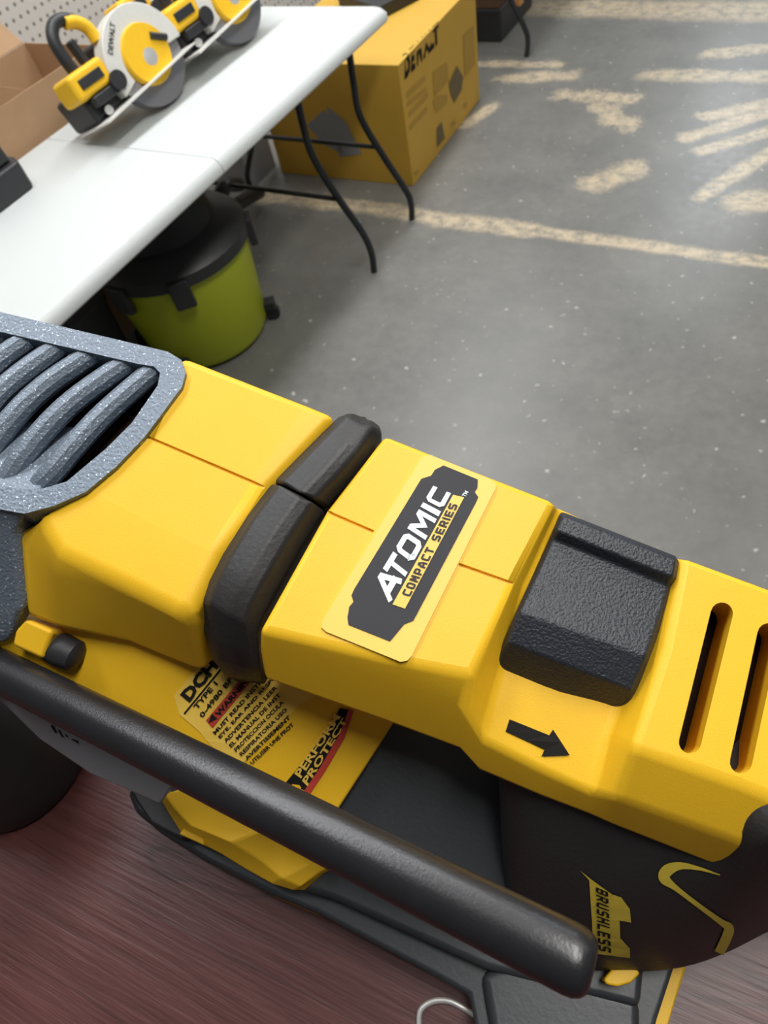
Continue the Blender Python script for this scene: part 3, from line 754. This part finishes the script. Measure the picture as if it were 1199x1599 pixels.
lA[-1] = (lA[-1][0], 0.0); lB[-1] = (lB[-1][0], 0.0)
def trim(l): 
    l = [p for p in l if p[1] < TZ-.06]; return [(l[0][0], TZ-.05)] + l
lA, lB = trim(lA), trim(lB)
folding_table('white folding table with two circular saws on it, yellow carton beyond its end', MTb, 'folding tables', [(XA, lA), (XB, lB), (-LEN+.2, lA)])
MTc = fr(P(822, 88, 0) - TD*(XA) - TW*lA[-1][0] + TD*0, TD, TW, ZU)
MTc = fr(P(822, 88, 0) + TD*(LEN-.16) - TW*lA[-1][0], TD, TW, ZU)
folding_table('folding table beyond the yellow carton, only one curved dark leg showing', MTc, 'folding tables', [(-.16, lA), (-LEN+.16, lA)])

# ---------------------------------------------------------------- circular saws
def saw(label, px, yaw, tilt, shift=Vector(), group='circular saws on the white table'):
    org = P(*px, TZ)
    M = Matrix.Translation(org) @ Matrix.Rotation(yaw, 4, 'Z') @ Matrix.Rotation(-tilt, 4, 'Y') @ Matrix.Rotation(math.radians(-19), 4, 'X') @ Matrix.Diagonal((1.14, 1.05, 1.0, 1))
    t = empty('circular_saw', org, label, 'saw', group, mat=M)
    k = dict(parent=t, world=False)
    # local x forward along the shoe, y towards the wall, z up
    bm = nb(); box(bm, 0, .40, -.045, .13, 0, .005); link('shoe', bm, WGRD, bevel=.001, **k)
    c = Vector((.262, .02, .050))
    bm = nb(); lathe(bm, [(.001, -.0012), (.118, -.0012), (.118, .0012), (.001, .0012)], Matrix.Translation(c) @ Matrix.Rotation(math.pi/2, 4, 'X'), 48); link('blade', bm, STEEL, **k)
    # lower guard: disc half under the shoe
    secs = []
    for i in range(25):
        a = math.radians(170+200*i/24); ca_, sa = math.cos(a), math.sin(a)
        secs.append([c+Vector((ca_*.03, y, sa*.03)) for y in (-.012, .022)] + [c+Vector((ca_*.128, y, sa*.128)) for y in (.022, -.012)])
    bm = nb(); loft(bm, secs); link('lower_guard', bm, STEEL, **k)
    secs = []
    for i in range(29):
        a = math.radians(-5+200*i/28); ca_, sa = math.cos(a), math.sin(a)
        secs.append([c+Vector((ca_*.085, y, sa*.085)) for y in (-.022, .03)] + [c+Vector((ca_*.142, y, sa*.142)) for y in (.03, -.022)])
    bm = nb(); loft(bm, secs); ug = link('upper_guard', bm, WGRD, bevel=.004, **k)
    bm = nb(); tm = text_mesh('DEWALT', .02); bm.from_mesh(tm)
    bm.transform(Matrix.Translation(c+Vector((-.098, -.0235, .062))) @ Matrix.Rotation(math.radians(-38), 4, 'Y') @ Matrix.Rotation(math.pi/2, 4, 'X') @ Matrix.Scale(.021, 4))
    link('guard_text', bm, INK, ug, world=False, smooth=False)
    bm = nb(); lathe(bm, [(.001, .03), (.078, .03), (.082, .02), (.080, -.035), (.055, -.045), (.001, -.045)], Matrix.Translation(c+Vector((0, .055, .01))) @ Matrix.Rotation(math.pi/2, 4, 'X') @ Matrix.Translation((0, 0, .057)), 32); link('motor_cover', bm, YEL, ang=40, **k)
    bm = nb(); lathe(bm, [(.001, .0), (.026, 0), (.024, .012), (.001, .014)], Matrix.Translation(c+Vector((0, -.02, 0))) @ Matrix.Rotation(math.pi/2, 4, 'X'), 20); link('arbor_bolt', bm, CHROME, **k)
    bm = nb(); box(bm, .02, .24, .03, .17, .005, .10); box(bm, .19, .33, .04, .16, .06, .16); link('motor_housing', bm, BLK2, bevel=.012, **k)
    bm = nb(); tube(bm, smooth_path([Vector(p) for p in ((.065, .04, .12), (.062, .04, .17), (.07, .04, .222), (.10, .04, .248), (.14, .04, .24), (.18, .04, .20))], 5), .017, 12); link('rear_handle', bm, BLK2, ang=60, **k)
    bm = nb(); tube(bm, smooth_path([Vector(p) for p in ((.125, .034, .236), (.155, .034, .222), (.175, .034, .195), (.175, .034, .16))], 4), .017, 10); link('handle_shell', bm, YEL, ang=60, **k)
    bm = nb(); box(bm, .10, .12, .03, .06, .13, .20); link('trigger', bm, BLK2, bevel=.006, **k)
    Mb = Matrix.Translation((.035, .0, .07)) @ Matrix.Rotation(math.radians(4), 4, 'Y')
    bm = nb(); box(bm, -.035, .095, .0, .10, 0, .072, Mb); bt = link('battery', bm, YEL, bevel=.014, **k)
    bm = nb(); box(bm, -.012, .070, -.004, .01, .024, .050, Mb); link('battery_recess', bm, BLK2, bt, bevel=.002, world=False)
    bm = nb(); box(bm, .0, .12, .0, .12, -.03, -.002, Mb); link('battery_foot', bm, BLK2, bt, bevel=.004, world=False)
    bm = nb(); tube(bm, [(.13, -.01, .06), (.13, .03, .06)], .026, 16); link('depth_knob', bm, BLK2, ang=50, **k)
    bm = nb(); tube(bm, [(.05, -.005, .02), (.07, .03, .02)], .012, 12); link('bevel_bolt', bm, CHROME, ang=50, **k)
    bm = nb(); tube(bm, [(.30, -.012, .09), (.345, -.014, .06)], .010, 8); link('guard_lever', bm, BLK2, ang=50, **k)
    lo = min((M @ v.co).z for ch in t.children for v in ch.data.vertices)
    cz = (M @ Vector((0, -.045, 0))) + Vector((0, 0, TZ+.0005-lo))
    tg = P(*px, cz.z) - cz
    t.matrix_world = Matrix.Translation(Vector((tg.x, tg.y, TZ+.0005-lo)) + shift) @ M
    return t
yaw = math.radians(84.5); 
saw('yellow and black circular saw nearer the camera on the white table', (171, 193), yaw, math.radians(4))
saw('circular saw farther from the camera, nearest the far end of the white table', (313, 84), yaw, math.radians(4))
saw('circular saw half hidden behind the other two saws', (171, 193), yaw, math.radians(4), TD*.52+TW*.27)

# black power tool end at the left edge of the table
o4 = P(10, 320, TZ)
t = empty('cordless_tool', Vector((o4.x, o4.y, TZ)), 'black battery end of a tool cut off by the left edge on the white table', 'power tool', mat=fr(Vector((o4.x, o4.y, TZ)), TD, TW, ZU))
bm = nb()
loft(bm, [[Vector((x, y, z)) for x, y in ((-.10, -.02), (.10, -.02), (.12, .02), (.12, .12), (-.10, .12))] for z in (0, .08)]); link('battery', bm, BLK2, t, bevel=.01, world=False)
bm = nb(); loft(bm, [[Vector((x*s+ox, y*s+.01, z)) for x, y in ((-.08, -.01), (.09, -.01), (.11, .03), (.11, .10), (-.08, .10))] for z, s, ox in ((.08, 1, 0), (.15, .93, 0))]); link('tool_body', bm, BLK2, t, bevel=.01, world=False)
bm = nb(); tube(bm, [(.0, .03, .15), (.0, .03, .17)], .035, 20); link('yellow_cap', bm, YEL, t, world=False)

# ---------------------------------------------------------------- open cardboard box behind the table
bo = C1 + TW*(WID+.02); bo.z = 0
bx = hit(35, 228, bo, TW); s0 = (bx-bo).dot(TD)
cb_ = empty('cardboard_box', bo+TD*(s0+.1), 'open brown cardboard box with raised flaps behind the white table', 'box', mat=fr(bo+TD*s0, TD, TW, ZU))
RZ = .865
def panel(nm, pts, m=CARD, th=.004, par=cb_):
    a, b, c = (Vector(p) for p in pts[:3]); nn = (b-a).cross(c-a).normalized()*th
    bm = nb(); loft(bm, [[Vector(p) for p in pts], [Vector(p)+nn for p in pts]]); return link(nm, bm, m, par, smooth=False, world=False)
Lb, Wb = .46, .36
for x0 in (-.36,):
    x1 = x0+.80
    panel('front_panel', [(x0, 0, 0), (x1, 0, 0), (x1, 0, RZ), (x0, 0, RZ)])
    panel('back_panel', [(x0, Wb, 0), (x1, Wb, 0), (x1, Wb, RZ), (x0, Wb, RZ)])
    panel('end_panel', [(x0, 0, 0), (x0, Wb, 0), (x0, Wb, RZ), (x0, 0, RZ)])
    panel('end_panel', [(x1, 0, 0), (x1, Wb, 0), (x1, Wb, RZ), (x1, 0, RZ)])
    panel('bottom_panel', [(x0, 0, .5), (x1, 0, .5), (x1, Wb, .5), (x0, Wb, .5)])
    panel('flap', [(x0, Wb+.005, RZ), (x1, Wb+.005, RZ), (x1-.02, Wb+.06, RZ+.08), (x0+.02, Wb+.06, RZ+.08)])
    panel('flap', [(x0-.005, 0, RZ), (x0-.005, Wb, RZ), (x0-.12, Wb-.02, RZ+.03), (x0-.12, .02, RZ+.03)])
# divider flap standing inside
panel('flap', [(.12, .0, RZ-.002), (.12, Wb, RZ-.002), (.02, Wb-.01, RZ+.07), (.02, .03, RZ+.05)])

# ---------------------------------------------------------------- yellow carton on the floor
b0 = P(646, 291, 0); b1 = P(749, 156, 0)
bd = (b1-b0).normalized(); bw = ZU.cross(bd)
Ml = fr(b0, bd, bw, ZU)
yb = empty('yellow_carton', b0, 'large yellow carton with black printing on the floor beyond the folding table', 'box', mat=Ml)
BL, BW, BH = (b1-b0).length, .74, .50
bm = nb(); box(bm, 0, BL, 0, BW, 0, BH); carton = link('carton_body', bm, YBOX, yb, bevel=.004, world=False)
bv = bvh_of(carton)
bm = nb(); zz = lambda l: [(550+x/3.997, x2/3.997) for x, x2 in l]
drape_text(bm, bv, 'DEWALT', zz([(325, 500), (542, 262), (535, 135), (312, 350)]), .06, .002)
link('carton_logo', bm, INK, yb, smooth=False, fix=False)
bm = nb()
for l in ([(335, 580), (450, 470), (452, 500), (338, 612)], [(338, 640), (455, 545), (458, 565), (340, 665)], [(350, 700), (470, 570), (472, 600), (352, 730)], [(352, 785), (462, 665), (465, 690), (356, 812)],
          [(500, 450), (590, 385), (600, 500), (510, 600)], [(690, 220), (755, 160), (765, 400), (700, 480)], [(500, 630), (520, 600), (590, 590), (590, 640), (520, 700)], [(690, 650), (715, 630), (715, 660), (695, 680)], [(610, 770), (640, 745), (645, 770), (620, 790)], [(380, 1080), (410, 1050), (412, 1075), (385, 1100)]):
    bm = nb(); drape(bm, bv, zz(l), .002); link('carton_print', bm, YBOXP, yb, smooth=False, fix=False)
INKB = mat('brown_ink', (.16, .12, .05), .7)
for l in ([(525, 800), (555, 760), (575, 860), (525, 920)], [(600, 520), (650, 410), (690, 480), (680, 560), (635, 640), (612, 590)]): 
    bm = nb(); drape(bm, bv, zz(l), .0025); link('carton_icon', bm, INKB, yb, smooth=False, fix=False)
bm = nb()
for l in ([(480, 195), (505, 172), (525, 185), (535, 240), (505, 225)], [(510, 165), (540, 190), (565, 240), (530, 245)]): drape(bm, bv, l, .002)
link('carton_white_patch', bm, GBOX, yb, smooth=False, fix=False)
# folded dark case lying on the carton
q = [hit(u, v, b0+ZU*BH, ZU) for u, v in ((585, 22), (640, -12), (700, -60), (600, -60), (540, -20))]
o = empty('black_case', q[0], 'flat black case lying on top of the yellow carton', 'case', mat=Matrix.Translation(q[0]))
qq = [p+ZU*.001 for p in (hit(592, 33, b0+ZU*BH, ZU), hit(655, 0, b0+ZU*BH, ZU), hit(700, -60, b0+ZU*BH, ZU), hit(560, -60, b0+ZU*BH, ZU), hit(530, 10, b0+ZU*BH, ZU))]
bm = nb(); loft(bm, [qq, [p+ZU*.05 for p in qq]]); link('case_body', bm, BLK2, o, bevel=.006)
bm = nb(); c_ = sum(qq, Vector())/5; tube(bm, [c_+ZU*.051-bw*.07, c_+ZU*.075-bw*.05, c_+ZU*.075+bw*.05, c_+ZU*.051+bw*.07], .008, 8); link('handle', bm, BLK2, o)

# brown crate on black base beyond
g0 = P(752, 66, 0)
o = empty('brown_crate', g0, 'small dark brown crate on a black base by the far curved table leg', 'crate', mat=fr(g0, TD, TW, ZU))
bm = nb(); box(bm, 0, .5, -.12, .3, .0, .16); link('crate_base', bm, BLK2, o, bevel=.01, world=False)
bm = nb(); box(bm, .01, .49, -.11, .29, .16, .42); link('crate_body', bm, BROWN, o, bevel=.004, world=False)
bm = nb(); box(bm, .2, .26, -.16, -.108, .1, .2); link('orange_clip', bm, mat('orange_plastic', (.7, .35, .12), .5), o, bevel=.01, world=False)

# ---------------------------------------------------------------- wet and dry vacuum under the table
vc = Vector((-1.70, 1.575, 0))
vac = empty('shop_vacuum', vc, 'lime green tub vacuum with black lid under the white table', 'vacuum cleaner', mat=Matrix.Translation(vc))
k = dict(parent=vac, world=False)
bm = nb(); lathe(bm, [(.20, .012), (.228, .015), (.240, .035), (.272, .38), (.276, .40), (.26, .40)], Matrix.Identity(4), 48); tub = link('tub', bm, LIME, ang=50, **k)
bm = nb(); lathe(bm, [(.25, .385), (.288, .385), (.288, .425), (.26, .45), (.19, .47), (.17, .56), (.13, .60), (.01, .61)], Matrix.Identity(4), 40); lid = link('lid', bm, BLK2, ang=35, **k)
bm = nb(); tube(bm, smooth_path([Vector(p) for p in ((-.12, -.05, .58), (-.10, -.05, .66), (.10, .03, .66), (.13, .04, .58))], 5), .018, 10); link('carry_handle', bm, BLK2, lid, world=False)
for a in (-50, -95, 35, 130):
    ra = math.radians(a); c_ = Vector((math.cos(ra)*.287, math.sin(ra)*.287, .37)); Mr = Matrix.Translation(c_) @ Matrix.Rotation(ra, 4, 'Z')
    bm = nb(); box(bm, -.012, .016, -.035, .035, -.05, .05, Mr); link('lid_clamp', bm, BLK2, vac, bevel=.005, world=False)
for a in (-78, 30, 120, 210):
    ra = math.radians(a); c_ = Vector((math.cos(ra)*.265, math.sin(ra)*.265, .03))
    bm = nb(); lathe(bm, [(.001, -.015), (.028, -.015), (.03, 0), (.028, .015), (.001, .015)], Matrix.Translation(c_) @ Matrix.Rotation(ra, 4, 'Z') @ Matrix.Rotation(math.pi/2, 4, 'X'), 20); link('caster', bm, BLK2, vac, world=False)
    bm = nb(); box(bm, -.05, .02, -.025, .025, .0, .035, Matrix.Translation(c_+Vector((0, 0, .02))) @ Matrix.Rotation(ra, 4, 'Z')); link('caster_bracket', bm, BLK2, vac, bevel=.004, world=False)
# hose coiled behind the vacuum
hp = [P(405, 300, .06), P(385, 310, .10), P(365, 322, .16), P(345, 312, .26), P(352, 290, .30), P(372, 288, .2)]
bm = nb(); tube(bm, smooth_path(hp, 6), .030, 14); link('hose', bm, BLK2, vac, ang=60)

# pale boxes and dark bin under the table
g0 = P(352, 300, 0)
o = empty('pale_grey_box', g0, 'pale grey box beneath the white table behind the green vacuum', 'box', mat=fr(g0, -TW, TD, ZU))
g0 = P(365, 292, 0)
o.matrix_world = fr(g0+TW*.1, -TW, TD, ZU)
bm = nb(); box(bm, 0, .22, .0, .22, 0, .36); link('box_body', bm, GBOX, o, bevel=.004, world=False)
bm = nb(); box(bm, -.003, .223, -.003, .223, .32, .37); link('box_lid', bm, GBOX, o, bevel=.004, world=False)
g0 = P(150, 520, .22); g0.z = 0; g0.x -= .06
o = empty('storage_bin', g0, 'dark violet-grey bin under the white table left of the green vacuum', 'bin', mat=Matrix.Translation(g0))
bm = nb(); loft(bm, [[Vector((x*s, y*s, z)) for x, y in round_rect(-.08, .08, -.12, .12, .04)] for z, s in ((0, .85), (.30, 1.0))]); link('bin_body', bm, GBAG, o, world=False, ang=40)
bm = nb(); loft(bm, [[Vector((x, y, z)) for x, y in round_rect(-.085, .085, -.125, .125, .04)] for z in (.29, .32)]); link('bin_lid', bm, GBAG, o, world=False, bevel=.006)

# nothing of the drill reaches below the table top it stands on
def clamp(o):
    for ch in o.children:
        if ch.type == 'MESH' and ch.data.users == 1:
            M = inv(ch).inverted(); Mi = M.inverted()
            for v in ch.data.vertices:
                w_ = M @ v.co
                if w_.z < ZT+.0004: w_.z = ZT+.0004; v.co = Mi @ w_
        clamp(ch)
clamp(tool)
